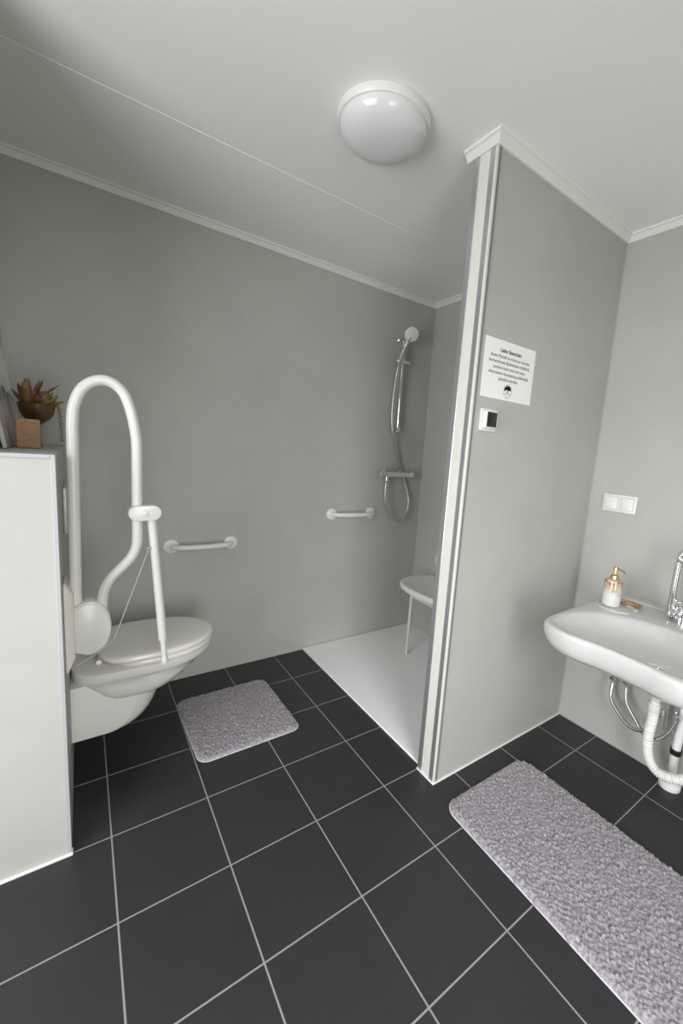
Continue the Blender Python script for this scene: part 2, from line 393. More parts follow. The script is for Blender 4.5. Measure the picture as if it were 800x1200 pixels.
# ------------------------------------------------------------------ room thermostat
t = thing('thermostat', (1.166, PY, 1.467), 'small white wall thermostat with a black screen under the paper notice', 'thermostat')
b = PB(xz); b.prism(rrect(1.126, 1.4265, 1.210, 1.5075, .006), PY, PY-.010, .002); b.build('cover_frame', M['device'], t)
b = PB(xz); b.prism(rrect(1.140, 1.4375, 1.201, 1.4995, .004), PY-.009, PY-.022, .0015); b.build('body', M['device'], t)
b = PB(xz); b.prism(rrect(1.1445, 1.4425, 1.1965, 1.4950, .002), PY-.0215, PY-.0232, .0004); b.build('screen', M['black'], t)

# ------------------------------------------------------------------ double light switch
t = thing('light_switch', (RX, .3625, 1.1645), 'white double rocker light switch on the wall above the washbasin', 'light switch')
b = PB(yz); b.prism(rrect(.2875, 1.1240, .4375, 1.2050, .003), RX, RX-.009, .0015); b.build('cover_frame', M['device'], t)
for y0 in (.2990, .3695):
    b = PB(yz); b.prism(rrect(y0-.0012, 1.1343, y0+.0577, 1.1947, .002), RX-.0085, RX-.0093, .0002); b.build('rocker_shade', M['clear'], t)  # grey plate behind the rocker: the shadow around it put in as colour
    b = PB(yz); b.prism(rrect(y0, 1.1355, y0+.0565, 1.1935, .002), RX-.0090, RX-.0140, .001); o = b.build('rocker', M['device'], t)

# ------------------------------------------------------------------ grab bars on the back wall
def grab_bar(x0, x1, z, label, bow):
    t = thing('grab_bar', ((x0+x1)/2, BY, z), label, 'grab bar', 'short grab bars on the back wall')
    for x in (x0, x1):
        b = MB(); b.lathe([(0, 0), (.039, 0), (.0395, .003), (.037, .010), (.030, .014), (.019, .017), (.0165, .023), (0, .023)], (x, BY, z), (0, -1, 0), 40); b.build('flange', M['trim'], t)
    y = BY-.018
    pts = smooth_path([(x0, y, z), (x0+.010, BY-.034, z), (x0+.034, BY-.052, z), (x0+.085, BY-.064, z), ((x0+x1)/2, BY-.068, z), (x1-.085, BY-.064, z), (x1-.034, BY-.052, z), (x1-.010, BY-.034, z), (x1, y, z)], 6)
    b = MB(); b.tube(pts, .0145, 20); b.build('bar', M['trim'], t)
grab_bar(.317, .617, .757, 'short white grab bar on the back wall near the toilet', 0)
grab_bar(1.256, 1.556, .900, 'short white grab bar on the back wall beside the shower mixer', 0)

# ------------------------------------------------------------------ shower
RXX, RYY = 1.703, BY-.05
t = thing('shower_rail', (RXX, BY, 1.47), 'chrome shower riser rail on the back wall above the mixer', 'shower rail')
b = MB(); b.tube([(RXX, RYY, 1.465), (RXX, RYY, 2.085)], .0105, 20); b.build('rail', M['chrome'], t)
for z in (1.480, 2.070):
    b = MB(); b.lathe([(0, 0), (.022, 0), (.022, .006), (.013, .012), (.0125, .036), (.015, .040), (.015, .064), (.0, .066)], (RXX, BY, z), (0, -1, 0), 28); b.build('wall_mount', M['chrome'], t)
b = MB(); b.tube([(RXX-.052, RYY-.012, 1.922), (RXX+.048, RYY-.012, 1.922)], [.012, .012], 20); b.lathe([(0, -.021), (.019, -.021), (.019, .021), (0, .021)], (RXX, RYY, 1.922), (0, 0, 1), 24)
b.lathe([(0, 0), (.0165, .002), (.0165, .016), (0, .018)], (RXX-.068, RYY-.012, 1.922), (1, 0, 0), 20)
b.build('slider', M['chrome'], t, bevel=.001)
# hand shower
hx, hy, hz = 1.693, BY-.135, 2.083
face = Vector((-0.36, -0.80, -0.48)).normalized()
t = thing('hand_shower', (1.655, BY-.085, 1.90), 'chrome hand shower with a round white spray face held in the rail slider', 'hand shower')
b = MB(); b.tube(smooth_path([(1.650, BY-.074, 1.880), (1.658, BY-.085, 1.940), (1.676, BY-.102, 2.010), (1.690, BY-.122, 2.068)]), [.0105]*8+[.0112]*9+[.0125]*8, 18); b.build('handle', M['chrome'], t)
b = MB(); b.lathe([(0, -.032), (.020, -.030), (.036, -.020), (.046, -.008), (.048, 0), (.0465, .004), (0, .004)], (hx, hy, hz), face, 40); b.build('head', M['chrome'], t)
b = MB(); b.lathe([(0, .002), (.0455, .002), (.0455, .005), (.040, .0078), (0, .008)], (hx, hy, hz), face, 40); sf = b.build('spray_face', M['trim'], t)
b = MB(); xx = face.orthogonal().normalized(); yy = face.cross(xx)
for ring, k in ((.010, 7), (.020, 13), (.029, 19)):
    for i in range(k):
        a = 2*PI*i/k; b.lathe([(0, 0), (.0016, 0), (.0012, .0016), (0, .0016)], Vector((hx, hy, hz)) + face*.0078 + (xx*math.cos(a)+yy*math.sin(a))*ring, face, 6)
b.build('nozzles', M['clear'], t)
# mixer
mz, my = 1.174, BY-.062
t = thing('shower_mixer', (1.72, BY, mz), 'chrome thermostatic bar mixer on the back wall of the shower', 'shower mixer')
b = MB(); b.tube([(1.612, my, mz), (1.826, my, mz)], .0205, 28)
for x in (1.645, 1.795): b.lathe([(0, 0), (.031, 0), (.031, .005), (.026, .010), (.014, .014), (.014, .05), (0, .05)], (x, BY, mz), (0, -1, 0), 28)
b.lathe([(0, 0), (.012, 0), (.012, .020), (0, .020)], (1.634, my, mz-.018), (0, 0, -1), 20)
b.build('body', M['chrome'], t)
for x, s in ((1.612, -1), (1.826, 1)):
    b = MB(); b.lathe([(0, 0), (.0215, .001), (.0235, .004), (.0235, .032), (.0205, .037), (0, .038)], (x, my, mz), (s, 0, 0), 12); b.lathe([(0, 0), (.006, 0), (.004, .016), (0, .017)], (x+s*.018, my-.012, mz+.018), (0, -.5, .9), 10)
    b.build('knob', M['chrome'], t, bevel=.001)
# hose
hp = [(1.633, my, 1.140), (1.631, my, 1.110), (1.631, my, 1.031), (1.653, my, .930), (1.705, my+.004, .860), (1.758, my+.006, .836), (1.810, my+.01, .857), (1.852, my+.016, .919), (1.858, BY-.040, 1.000), (1.836, BY-.027, 1.092),
      (1.800, BY-.018, 1.178), (1.752, BY-.024, 1.270), (1.690, BY-.045, 1.383), (1.655, BY-.058, 1.466), (1.640, BY-.062, 1.550), (1.636, BY-.064, 1.661), (1.643, BY-.066, 1.780), (1.6495, BY-.0735, 1.876)]
t = thing('shower_hose', hp[0], 'chrome shower hose looping down below the bar mixer', 'shower hose')
b = MB(); b.tube(smooth_path(hp, 10), .0072, 14); b.build('hose', M['braid'], t)
b = MB(); b.lathe([(0, 0), (.0105, 0), (.0105, .022), (.0085, .026), (0, .026)], (1.633, my, 1.139), (0, 0, -1), 18); b.build('nut', M['chrome'], t)

# ------------------------------------------------------------------ folding shower seat on the right wall
t = thing('shower_chair', (RX, 1.28, .46), 'white folding shower seat with slim legs beyond the partition edge', 'shower seat')
def dshape(x0, x1, yc, hw, p=2.6, n=40):
    # straight edge at x1 (wall), rounded towards x0
    pts = [(x1, yc-hw*.86), (x1, yc+hw*.86)]
    L = x1-x0
    for i in range(n+1):
        a = PI/2 + PI*i/n; ca, sa = math.cos(a), math.sin(a)
        pts.append((x0+L*.62 + L*.62*math.copysign(abs(ca)**(2/p), ca), yc+hw*math.copysign(abs(sa)**(2/p), sa)))
    return pts
def scaled(pts, cu, cv, k): return [(cu+(u-cu)*k, cv+(v-cv)*k) for u, v in pts]
ol = dshape(1.592, 1.955, 1.285, .290)
rings = []
for k, z in ((.90, .446), (.97, .448), (.995, .456), (1.0, .468), (.992, .478), (.97, .484), (.93, .485), (.80, .480), (.55, .475), (.2, .473)):
    rings.append([(u, v, z) for u, v in scaled(ol, 1.79, 1.28, k)])
b = MB(); b.loft(rings); b.build('seat', M['trim'], t, smooth=50)
for y in (1.398, 1.160):
    b = MB(); b.tube([(1.664, y, .449), (1.662, y, .19)], .0115, 18); b.tube([(1.662, y, .20), (1.660, y, .022)], .0085, 18); b.lathe([(0, 0), (.0105, 0), (.0105, .02), (.0085, .024), (0, .024)], (1.660, y, .011), (0, 0, 1), 16)
    b.build('leg', M['nylon'], t)
b = MB(); b.tube([(1.664, 1.398, .412), (1.664, 1.160, .412)], .008, 14); b.build('stretcher', M['nylon'], t)
b = MB(); b.span((1.90, 1.07, .435), (RX, 1.14, .468)); b.span((1.90, 1.42, .435), (RX, 1.49, .468)); b.span((1.985, 1.05, .38), (RX, 1.51, .47)); b.build('wall_bracket', M['nylon'], t, bevel=.003)
b = PB(yz); b.prism(rrect(1.075, .545, 1.515, .665, .05, 8), RX, RX-.048, .014); b.build('backrest', M['seatp'], t)

# ------------------------------------------------------------------ toilet
TY = 1.377
t = thing('toilet', (KX, TY, .08), 'wall-hung white toilet with closed lid behind the half-height wall', 'toilet')
def egg(x0, x1, hw, n=48, p=2.25, back=.62):
    # blunt at x0 (wall side), egg nose at x1
    L = x1-x0; xc = x0+L*.46; pts = []
    for i in range(n):
        a = 2*PI*i/n; ca, sa = math.cos(a), math.sin(a)
        if ca >= 0: u = xc + (x1-xc)*abs(ca)**(2/2.1); v = hw*math.copysign(abs(sa)**(2/2.1), sa)
        else: u = xc - (xc-x0)*abs(ca)**(2/6.0); v = hw*math.copysign(abs(sa)**(2/3.4)*(1-(1-.93)*abs(ca)), sa)
        pts.append((u, TY+v))
    return pts
# upper rim + bowl
b = MB()
rings = []
for x0, x1, hw, z in ((KX, .408, .172, .4275), (KX, .416, .180, .424), (KX, .418, .181, .412), (KX, .415, .180, .396), (KX, .406, .177, .386), (KX, .385, .166, .374), (KX+.03, .357, .168, .352), (KX+.06, .318, .166, .325), (KX+.09, .276, .160, .302), (KX+.12, .235, .145, .287), (KX+.15, .20, .11, .279), (KX+.19, .16, .05, .275)):
    rings.append([(u, v, z) for u, v in egg(x0, x1, hw)])
b.loft(rings)
# lower shroud, round-nosed, recessed flank
def shroud(x1, hw, z, n=14):
    pts = [(KX, TY-hw), (x1-.10, TY-hw)]
    for i in range(n+1):
        a = -PI/2+PI*i/n; pts.append((x1-.10+.10*math.cos(a), TY+hw*math.sin(a)))
    pts += [(x1-.10, TY+hw), (KX, TY+hw)]
    return [(u, v, z) for u, v in pts]
b.loft([shroud(*q) for q in ((.085, .150, .166), (.112, .156, .1675), (.138, .156, .176), (.162, .158, .192), (.180, .158, .214), (.194, .157, .244), (.206, .156, .280), (.214, .154, .32), (.22, .150, .38))])
b.build('bowl', M['ceramic'], t, smooth=48)
def lidshape(x0, x1, hw, n=56):
    pts = []; L = x1-x0; xc = x0+L*.45
    for i in range(n):
        a = 2*PI*i/n; ca, sa = math.cos(a), math.sin(a)
        if ca >= 0: u = xc+(x1-xc)*abs(ca)**(2/2.05); v = hw*math.copysign(abs(sa)**(2/2.05), sa)
        else: u = xc-(xc-x0)*abs(ca)**(2/5); v = hw*math.copysign(abs(sa)**(2/2.6)*(1-.16*abs(ca)**2), sa)
        pts.append((u, TY+v))
    return pts
def pad(name, outline, zs, m):
    cu, cv = .19, TY; b = MB()
    b.loft([[(u, v, z) for u, v in scaled(outline, cu, cv, k)] for k, z in zs]); return b.build(name, m, t, smooth=50)
pad('seat_ring', lidshape(.026, .418, .181), ((.955, .4285), (.985, .429), (.998, .433), (1, .440), (.996, .446), (.98, .4485)), M['seatp'])
pad('lid', lidshape(-.022, .424, .184), ((.93, .4495), (.98, .4500), (.997, .4535), (1, .460), (.994, .4675), (.975, .472), (.93, .4745), (.8, .4765), (.5, .4785), (.2, .479)), M['seatp'])
for y in (TY-.078, TY+.078):
    b = MB(); b.lathe([(0, 0), (.009, 0), (.009, .030), (0, .030)], (-.014, y-.015, .437), (0, 1, 0), 18); b.build('hinge', M['seatp'], t)

# ------------------------------------------------------------------ flush plate on the half-height wall
t = thing('flush_plate', (KX, TY, 1.03), 'slim grey flush plate on the half-height wall above the toilet', 'flush plate')
b = PB(yz); b.prism(rrect(1.254, .955, 1.500, 1.120, .006), KX, KX+.013, .002); b.build('cover_plate', M['plate'], t)
b = PB(yz); b.prism(rrect(1.275, .975, 1.375, 1.10, .004), KX+.0125, KX+.0165, .001); b.build('button', M['plate'], t)
b = PB(yz); b.prism(rrect(1.385, .975, 1.480, 1.10, .004), KX+.0125, KX+.0165, .001); b.build('button', M['plate'], t)

# ------------------------------------------------------------------ fold-up support rail beside the toilet
GY = 1.05
t = thing('folding_grab_rail', (KX, GY, .70), 'white folded-up support rail with a hanging leg on the half-height wall', 'grab rail')
b = MB()
b.loft([[(x, GY+s*w, z) for s, z in ((-1, z0), (1, z0), (1, z1), (-1, z1))] for x, w, z0, z1 in ((KX, .056, .560, .852), (KX+.006, .056, .560, .852), (KX+.020, .047, .590, .822), (KX+.026, .040, .60, .81))])
b.build('wall_plate', M['cream'], t, bevel=.004, seg=3)
hub = [(-.084, .612), (-.084, .763)]
for i in range(25):
    a = math.radians(118 - i*(118+112)/24); hub.append((-.040+.060*math.cos(a), .688+.092*math.sin(a)))
b = PB(xz); b.prism(hub, GY-.030, GY+.030, .006); b.build('hub', M['cream'], t)
b = PB(xz); b.prism([(-.040+(u+.040)*.93, .688+(v-.688)*.93) for u, v in hub], GY-.0285, GY-.034, .002); b.build('hub_cover', M['nylon'], t)
path = [(-.0735, GY, .735), (-.0700, GY, 1.05), (-.0665, GY, 1.33)] + smooth_path([(-.0660, GY, 1.345), (-.0610, GY, 1.392), (-.0430, GY, 1.441), (-.0160, GY, 1.469), (.0170, GY, 1.480), (.0480, GY, 1.469), (.0710, GY, 1.441), (.0860, GY, 1.396), (.0950, GY, 1.350), (.1010, GY, 1.300), (.1015, GY, 1.240)], 5) + fillet([(.1005, GY, 1.15), (.0990, GY, .925), (.0000, GY, .822), (-.0075, GY, .70)], [.05, .05], 12)
b = MB(); b.tube(path, .0162, 24); b.build('rail', M['nylon'], t)
b = PB(xz); b.prism(stadium(.1215, 1.0625, .098, .052, 14, math.radians(1)), GY-.030, GY+.024, .005); cl = b.build('clamp', M['nylon'], t)
b = MB(); b.lathe([(0, 0), (.012, 0), (.009, .002), (0, .0025)], (.1215, GY-.030, 1.0625), (0, -1, 0), 20); b.build('cap', M['nylon'], cl)
b = MB(); b.tube([(.1425, GY, 1.048), (.1752, GY, .592)], .0142, 22); lg = b.build('support_leg', M['nylon'], t)
b = MB(); b.tube([(.1750, GY, .596), (.1800, GY, .520)], .0095, 18); b.lathe([(0, 0), (.0095, 0), (.0115, .006), (.0115, .022), (.009, .027), (0, .027)], (.1797, GY, .524), (.07, 0, -1), 18); b.build('foot', M['nylon'], lg)
b = MB(); b.tube([(.1335, GY-.004, .936), (.0260, GY-.030, .638), (-.0100, GY-.038, .610), (-.0750, GY-.04, .575)], .0016, 8); b.lathe([(0, 0), (.005, 0), (.005, .010), (0, .010)], (.138, GY-.008, .938), (-1, -.3, 0), 10)
b.build('cable', M['clear'], t)

# ------------------------------------------------------------------ washbasin
SX0, SX1, SYC, SZ = 1.308, RX, 0.0, .745
def outer(n=120):
    c = []
    hw = .310
    P = [(RX, hw+.0), (1.75, .306), (1.45, .298), (1.358, .284), (1.315, .244), (1.297, .190), (1.298, .14), (1.308, .08), (1.313, 0)]
    P = smooth_path([(u, v, 0) for u, v in P], 10); right = [(p.x, -p.y) for p in reversed(P)]
    return [(p.x, p.y) for p in P] + right[1:]
def inner():
    P = [(1.722, 0), (1.716, .05), (1.698, .12), (1.640, .205), (1.570, .248), (1.500, .266), (1.430, .266), (1.375, .250), (1.352, .215), (1.340, .16), (1.338, .08), (1.340, 0)]
    P = smooth_path([(u, v, 0) for u, v in P], 10); back = [(p.x, -p.y) for p in reversed(P)]
    return [(p.x, p.y) for p in P] + back[1:-1]
CX0, CY0 = 1.53, 0.0
def cast(poly, n=144):
    out = []
    m = len(poly)
    for j in range(n):
        a = 2*PI*(j+.5)/n; dx, dy = math.cos(a), math.sin(a); best = None
        for i in range(m):
            x1, y1 = poly[i]; x2, y2 = poly[(i+1) % m]; x1 -= CX0; x2 -= CX0; y1 -= CY0; y2 -= CY0
            ex, ey = x2-x1, y2-y1; den = dx*ey-dy*ex
            if abs(den) < 1e-12: continue
            tt = (x1*ey-y1*ex)/den; s = (x1*dy-y1*dx)/den
            if tt > 0 and -1e-6 <= s <= 1+1e-6 and (best is None or tt > best): best = tt
        out.append((CX0+dx*best, CY0+dy*best))
    return out
O, I = cast(outer()), cast(inner())
def wallclip(pts): return [(min(u, RX-.0005), v) for u, v in pts]
def ring(pts, k, z, cu=CX0, cv=CY0, kx=None):
    return [(min(cu+(u-cu)*(kx or k), RX-.0005), cv+(v-cv)*k, z) for u, v in pts]
def off(pts, d):
    out = []; n = len(pts)
    for i in range(n):
        a, c = Vector(pts[i-1]), Vector(pts[(i+1) % n]); tn = (c-a).normalized(); nr = Vector((tn.y, -tn.x))
        out.append((pts[i][0]+nr.x*d, pts[i][1]+nr.y*d))
    return out
def flat(pts, z): return [(min(u, RX-.0005), v, z) for u, v in pts]
rg = [ring(O, .45, .640), ring(O, .70, .643), ring(O, .84, .652), ring(O, .93, .668), ring(O, .975, .690), ring(O, .995, .710), ring(O, 1, .727)]
rg += [flat(off(O, -.001), .737), flat(off(O, -.004), .743), flat(off(O, -.010), .7455)]
rg += [flat(off(I, .012), .7445), flat(off(I, .004), .743), flat(off(I, -.002), .738), flat(off(I, -.008), .728)]
DC = (1.54, -0.04)
for k, z in ((.93, .709), (.85, .690), (.72, .675), (.5, .666), (.25, .661), (.10, .659)):
    rg.append([(DC[0]+(u-DC[0])*k, DC[1]+(v-DC[1])*k, z) for u, v in I])
t = thing('washbasin', (RX, SYC, SZ), 'wide white ceramic washbasin on the right wall', 'washbasin')
b = MB(); b.loft(rg)
# raised ledge along the wall and a shallow oval soap recess rim
b.loft([[(x, s*.298, z) for s in (-1, 1)] + [(x2, s*.298, z) for s, x2 in ((1, RX-.0005), (-1, RX-.0005))] for x, z in ((1.925, .7445), (1.930, .7500), (1.938, .7520))])
rr = []
for i in range(49):
    a = math.radians(-60 + 300*i/48); rr.append((1.772+.085*math.cos(a)*.82, .212+.085*math.sin(a)*.86, .7455))
b.tube(rr, [.0045]*49, 10)
b.build('basin', M['sinkc'], t, smooth=50)
b = MB(); b.lathe([(0, 0), (.026, 0), (.026, .002), (.020, .003), (0, .003)], (DC[0], DC[1], .6585), (0, 0, 1), 28); b.build('drain', M['chrome'], t)

# ------------------------------------------------------------------ basin faucet
FX, FY = 1.868, .008
t = thing('basin_faucet', (FX, FY, .745), 'chrome faucet with a tall swan-neck spout on the washbasin', 'faucet')
b = MB(); b.lathe([(0, 0), (.031, 0), (.031, .005), (.027, .009), (.026, .030), (.024, .050), (.018, .056), (0, .057)], (FX, FY, .7455), (0, 0, 1), 32)
b.tube(smooth_path([(FX, FY+.012, .775), (FX-.004, FY+.030, .765), (FX-.008, FY+.040, .760)]), .013, 16)
b.build('body', M['chrome'], t)
sp = [(1.860, .046, .760), (1.860, .046, .98)]
for i in range(1, 15):
    a = PI - PI*.92*i/14; sp.append((1.860-.012*i/14, -.010+.056*math.cos(a), .98+.060*math.sin(a)))
sp.append((1.846, -.070, .945))
b = MB(); b.tube(sp, .0148, 22); b.lathe([(0, -.006), (.0165, -.006), (.0165, .012), (.013, .016), (0, .016)], (1.860, .046, .762), (0, 0, 1), 24); b.lathe([(0, 0), (.014, 0), (.014, .016), (0, .016)], (1.846, -.070, .946), (0, .05, -1), 20)
s_ = b.build('spout', M['chrome'], t)
b = MB(); b.lathe([(.0140, -.0015), (.0205, -.0015), (.0205, .0015), (.0140, .0015)], (1.860, .046, .985), (0, 0, 1), 28); b.build('collar_ring', M['trim'], s_)
for dx, dz, dirv in ((-.026, .030, (-1, .28, .10)), (-.006, .062, (-.5, .1, .9))):
    d = Vector(dirv).normalized(); b = MB(); c0 = Vector((FX+dx, FY+.010, .7455+dz))
    b.lathe([(0, -.012), (.009, -.010), (.009, .010), (.013, .012), (.013, .022), (.008, .026), (0, .026)], c0, d, 18)
    u = d.orthogonal().normalized(); w = d.cross(u)
    for q in (u, w): b.tube([c0+d*.017-q*.021, c0+d*.017+q*.021], [.0052, .0052], 10)
    b.build('cross_handle', M['chrome'], t, bevel=.001)
b = MB()
for y in (.008, -.022): b.tube([(1.905, y, .632), (1.905, y, .255)], .0055, 12)
b.build('tail_pipe', M['chrome'], t)

# ------------------------------------------------------------------ soap dispenser
BX, BYY, BZ = 1.772, .238, .7462
t = thing('soap_dispenser', (BX, BYY, BZ), 'milky brown soap dispenser with a gold pump on the washbasin', 'soap dispenser')
b = MB(); b.lathe([(0, 0), (.030, 0), (.0345, .003), (.036, .008), (.036, .105), (.034, .112), (.028, .116), (.016, .118), (0, .118)], (BX, BYY, BZ), (0, 0, 1), 40); b.build('bottle', M['bottle'], t)
b = MB(); b.lathe([(0, 0), (.0165, 0), (.0165, .014), (.014, .017), (.007, .019), (.0055, .022), (.0055, .034), (.0095, .036), (.0095, .050), (.007, .053), (0, .053)], (BX, BYY, BZ+.1175), (0, 0, 1), 28); pm = b.build('pump', M['gold'], t)
b = MB(); b.tube(smooth_path([(BX, BYY, BZ+.161), (BX-.006, BYY-.024, BZ+.162), (BX-.011, BYY-.042, BZ+.155)]), .0038, 12); b.build('nozzle', M['gold'], pm)
# brown curved soap dish piece beside it
arc = [(1.815+.020*math.sin(a*1.0)+0.0, .236-.055*(a/PI*2), 0) for a in [PI*i/2/12 for i in range(13)]]
pts = []
for i in range(17):
    a = math.radians(60-95*i/16); pts.append((1.790+.060*math.cos(a), .170+.050*math.sin(a), BZ+.0105))
b = MB(); b.tube(pts, [.006+.004*math.sin(PI*i/16)**.5 for i in range(17)], 14)
tag(b.build('soap_dish', M['brown'], origin=(1.84, .17, BZ)), 'small brown crescent-shaped soap dish beside the soap dispenser', 'soap dish')

# ------------------------------------------------------------------ supply hoses and drain under the basin
def hose(pts, label, vy):
    t = thing('supply_hose', (RX, vy, .40), label, 'supply hose', 'supply hoses under the washbasin')
    b = MB(); b.tube(smooth_path(pts, 10), .0076, 12); b.build('braided_hose', M['braid'], t)
    x, y, z = pts[0]
    b = MB(); b.lathe([(0, 0), (.027, 0), (.027, .004), (.012, .009), (.010, .05), (0, .05)], (RX, y, z+.020), (-1, 0, 0), 22); b.lathe([(0, -.014), (.0125, -.014), (.0125, .018), (0, .018)], (x, y, z+.010), (0, 0, 1), 6)
    b.lathe([(0, 0), (.010, 0), (.016, .004), (.016, .022), (0, .024)], (x-.008, y, z+.022), (-1, 0, 0), 16); b.build('angle_valve', M['chrome'], t, bevel=.001)
    x, y, z = pts[-1]
    b = MB(); b.lathe([(0, -.004), (.0105, -.004), (.0105, .018), (0, .018)], (x, y, z), (0, 0, 1), 6); b.build('nut', M['chrome'], t, bevel=.001)
hose([(1.945, .247, .350), (1.942, .245, .320), (1.92, .233, .270), (1.90, .184, .228), (1.885, .128, .203), (1.88, .080, .214), (1.88, .045, .258), (1.885, .022, .325)], 'braided supply hose hanging under the washbasin, on the left of two', .247)
hose([(1.945, .185, .358), (1.942, .184, .330), (1.92, .166, .283), (1.90, .110, .233), (1.885, .069, .205), (1.885, .020, .211), (1.89, -.014, .258), (1.895, -.036, .330)], 'braided supply hose hanging under the washbasin, on the right of two', .185)
# drain
t = thing('drain_trap', (1.85, 0, .62), 'white ribbed drain hose looping below the washbasin', 'drain')
hpts = smooth_path([(1.838, .036, .352), (1.842, .034, .318), (1.850, .040, .255), (1.852, .038, .185), (1.850, .022, .130), (1.850, -.010, .098), (1.850, -.052, .100), (1.85, -.098, .125), (1.855, -.140, .175)], 26)
b = MB(); b.tube(hpts, [.0185 + .0022*math.sin(i*1.35) for i in range(len(hpts))], 20); b.build('ribbed_hose', M['pvc'], t)
b = MB(); b.tube(fillet([(1.54, -.04, .636), (1.54, -.04, .590), (1.79, -.022, .470), (1.838, .034, .405), (1.838, .035, .345)], .02, 8), .0165, 20)
b.lathe([(0, 0), (.0225, 0), (.0225, .034), (.020, .038), (0, .038)], (1.838, .035, .384), (0, 0, -1), 20); b.build('elbow', M['pvc'], t)
b = MB(); b.tube(fillet([(1.855, -.138, .172), (1.870, -.165, .215), (1.93, -.175, .235), (RX, -.175, .235)], .03, 6), .0175, 18); b.lathe([(0, 0), (.036, 0), (.036, .006), (.02, .012), (0, .012)], (RX, -.175, .235), (-1, 0, 0), 24); b.build('wall_outlet', M['pvc'], t)
t = thing('floor_pipe', (1.950, -.036, 0), 'white upright floor pipe with a round flange below the washbasin', 'pipe')
b = MB(); b.tube([(1.950, -.036, .004), (1.950, -.036, .60)], .0165, 22); b.build('pipe', M['pvc'], t)
b = MB(); b.lathe([(0, 0), (.040, 0), (.041, .004), (.040, .016), (.032, .024), (.022, .027), (.022, .040), (.0165, .043), (0, .043)], (1.950, -.036, 0), (0, 0, 1), 32); b.build('flange', M['pvc'], t)
b = MB(); b.lathe([(0, -.012), (.022, -.012), (.022, .012), (0, .012)], (1.950, -.036, .165), (0, 0, 1), 20); b.span((1.955, -.040, .155), (RX, -.030, .175)); b.build('pipe_clip', M['black'], t, bevel=.002)

# ------------------------------------------------------------------ bath mats
def bath_mat(corners, h, label, seed, step=.0032, r=.045):
    # corners: near-left, near-right, far-right, far-left (x, y)
    A, B, Cc, D = [Vector((*c, 0)) for c in corners]
    nu = int((B-A).length/step); nv = int((D-A).length/step)
    W, Ln = (B-A).length, (D-A).length
    vs, fs, idx = [], [], {}
    off3 = Vector((seed*3.7, seed*1.3, 0))
    def sd(u, v):   # signed distance inside rounded rectangle
        x, y = u*W, v*Ln; dx = min(x, W-x); dy = min(y, Ln-y)
        if dx < r and dy < r: return r-math.hypot(r-dx, r-dy)
        return min(dx, dy)
    for i in range(nu+1):
        for j in range(nv+1):
            u, v = i/nu, j/nv
            x, y = u*W, v*Ln
            # pull corner points onto the rounded outline
            cx_ = min(max(x, r), W-r); cy_ = min(max(y, r), Ln-r)
            if (x < r or x > W-r) and (y < r or y > Ln-r):
                ddx, ddy = x-cx_, y-cy_; m = max(abs(ddx), abs(ddy)); l = math.hypot(ddx, ddy)
                if l > 1e-9: x, y = cx_+ddx*m/l, cy_+ddy*m/l
            u, v = x/W, y/Ln
            p = (A*(1-u)+B*u)*(1-v) + (D*(1-u)+Cc*u)*v
            d = max(0.0, sd(u, v))
            e = min(1.0, d/.016); prof = math.sqrt(max(0, 1-(1-e)**2))
            q = Vector((x, y, 0))+off3
            n1 = noise.noise(q*24); n2 = noise.noise(Vector((q.x*135, q.y*105, seed))); n3 = noise.noise(q*230)
            z = .003 + (h-.003)*prof*(1+.10*n1) + prof*(.0085*n2+.0055*n3)
            jit = Vector((noise.noise(q*150+Vector((5, 0, 0))), noise.noise(q*150+Vector((0, 9, 0))), 0))*.0042
            edge = Vector((0, 0, 0))
            if d < .004:
                ctr = (A+B+Cc+D)/4; dv = (p-ctr).normalized(); edge = dv*(.006*noise.noise(q*55)+.004*noise.noise(q*140))
            vs.append(p + Vector((0, 0, max(.004, z))) + jit*prof + edge)
    def id_(i, j): return i*(nv+1)+j
    for i in range(nu):
        for j in range(nv): fs.append((id_(i, j), id_(i+1, j), id_(i+1, j+1), id_(i, j+1)))
    ctr = (A+B+Cc+D)/4
    t = thing('bath_mat', ctr, label, 'bath mat')
    b = MB(); b.add(vs, fs); pl = b.build('pile', M['rug'], t, smooth=180)
    # woven hem underneath, just showing round the edge
    ol = []
    for u, v in rrect(0, 0, W, Ln, r, 8):
        u, v = u/W, v/Ln; p = (A*(1-u)+B*u)*(1-v) + (D*(1-u)+Cc*u)*v; ol.append((p.x, p.y))
    c2 = (ctr.x, ctr.y)
    b = MB(); b.loft([[(u, v, .0008) for u, v in scaled(ol, *c2, 1.004)], [(u, v, .004) for u, v in scaled(ol, *c2, 1.012)], [(u, v, .0065) for u, v in scaled(ol, *c2, 1.004)]]); b.build('hem', M['hem'], t)
bath_mat(((.310, 1.078), (.760, 1.078), (.752, 1.560), (.300, 1.560)), .017, 'small lavender-grey shaggy bath mat in front of the toilet', 1)
bath_mat(((1.008, -.56), (1.520, -.56), (1.515, .398), (1.038, .398)), .022, 'large lavender-grey shaggy bath mat in front of the washbasin', 2, r=.060)

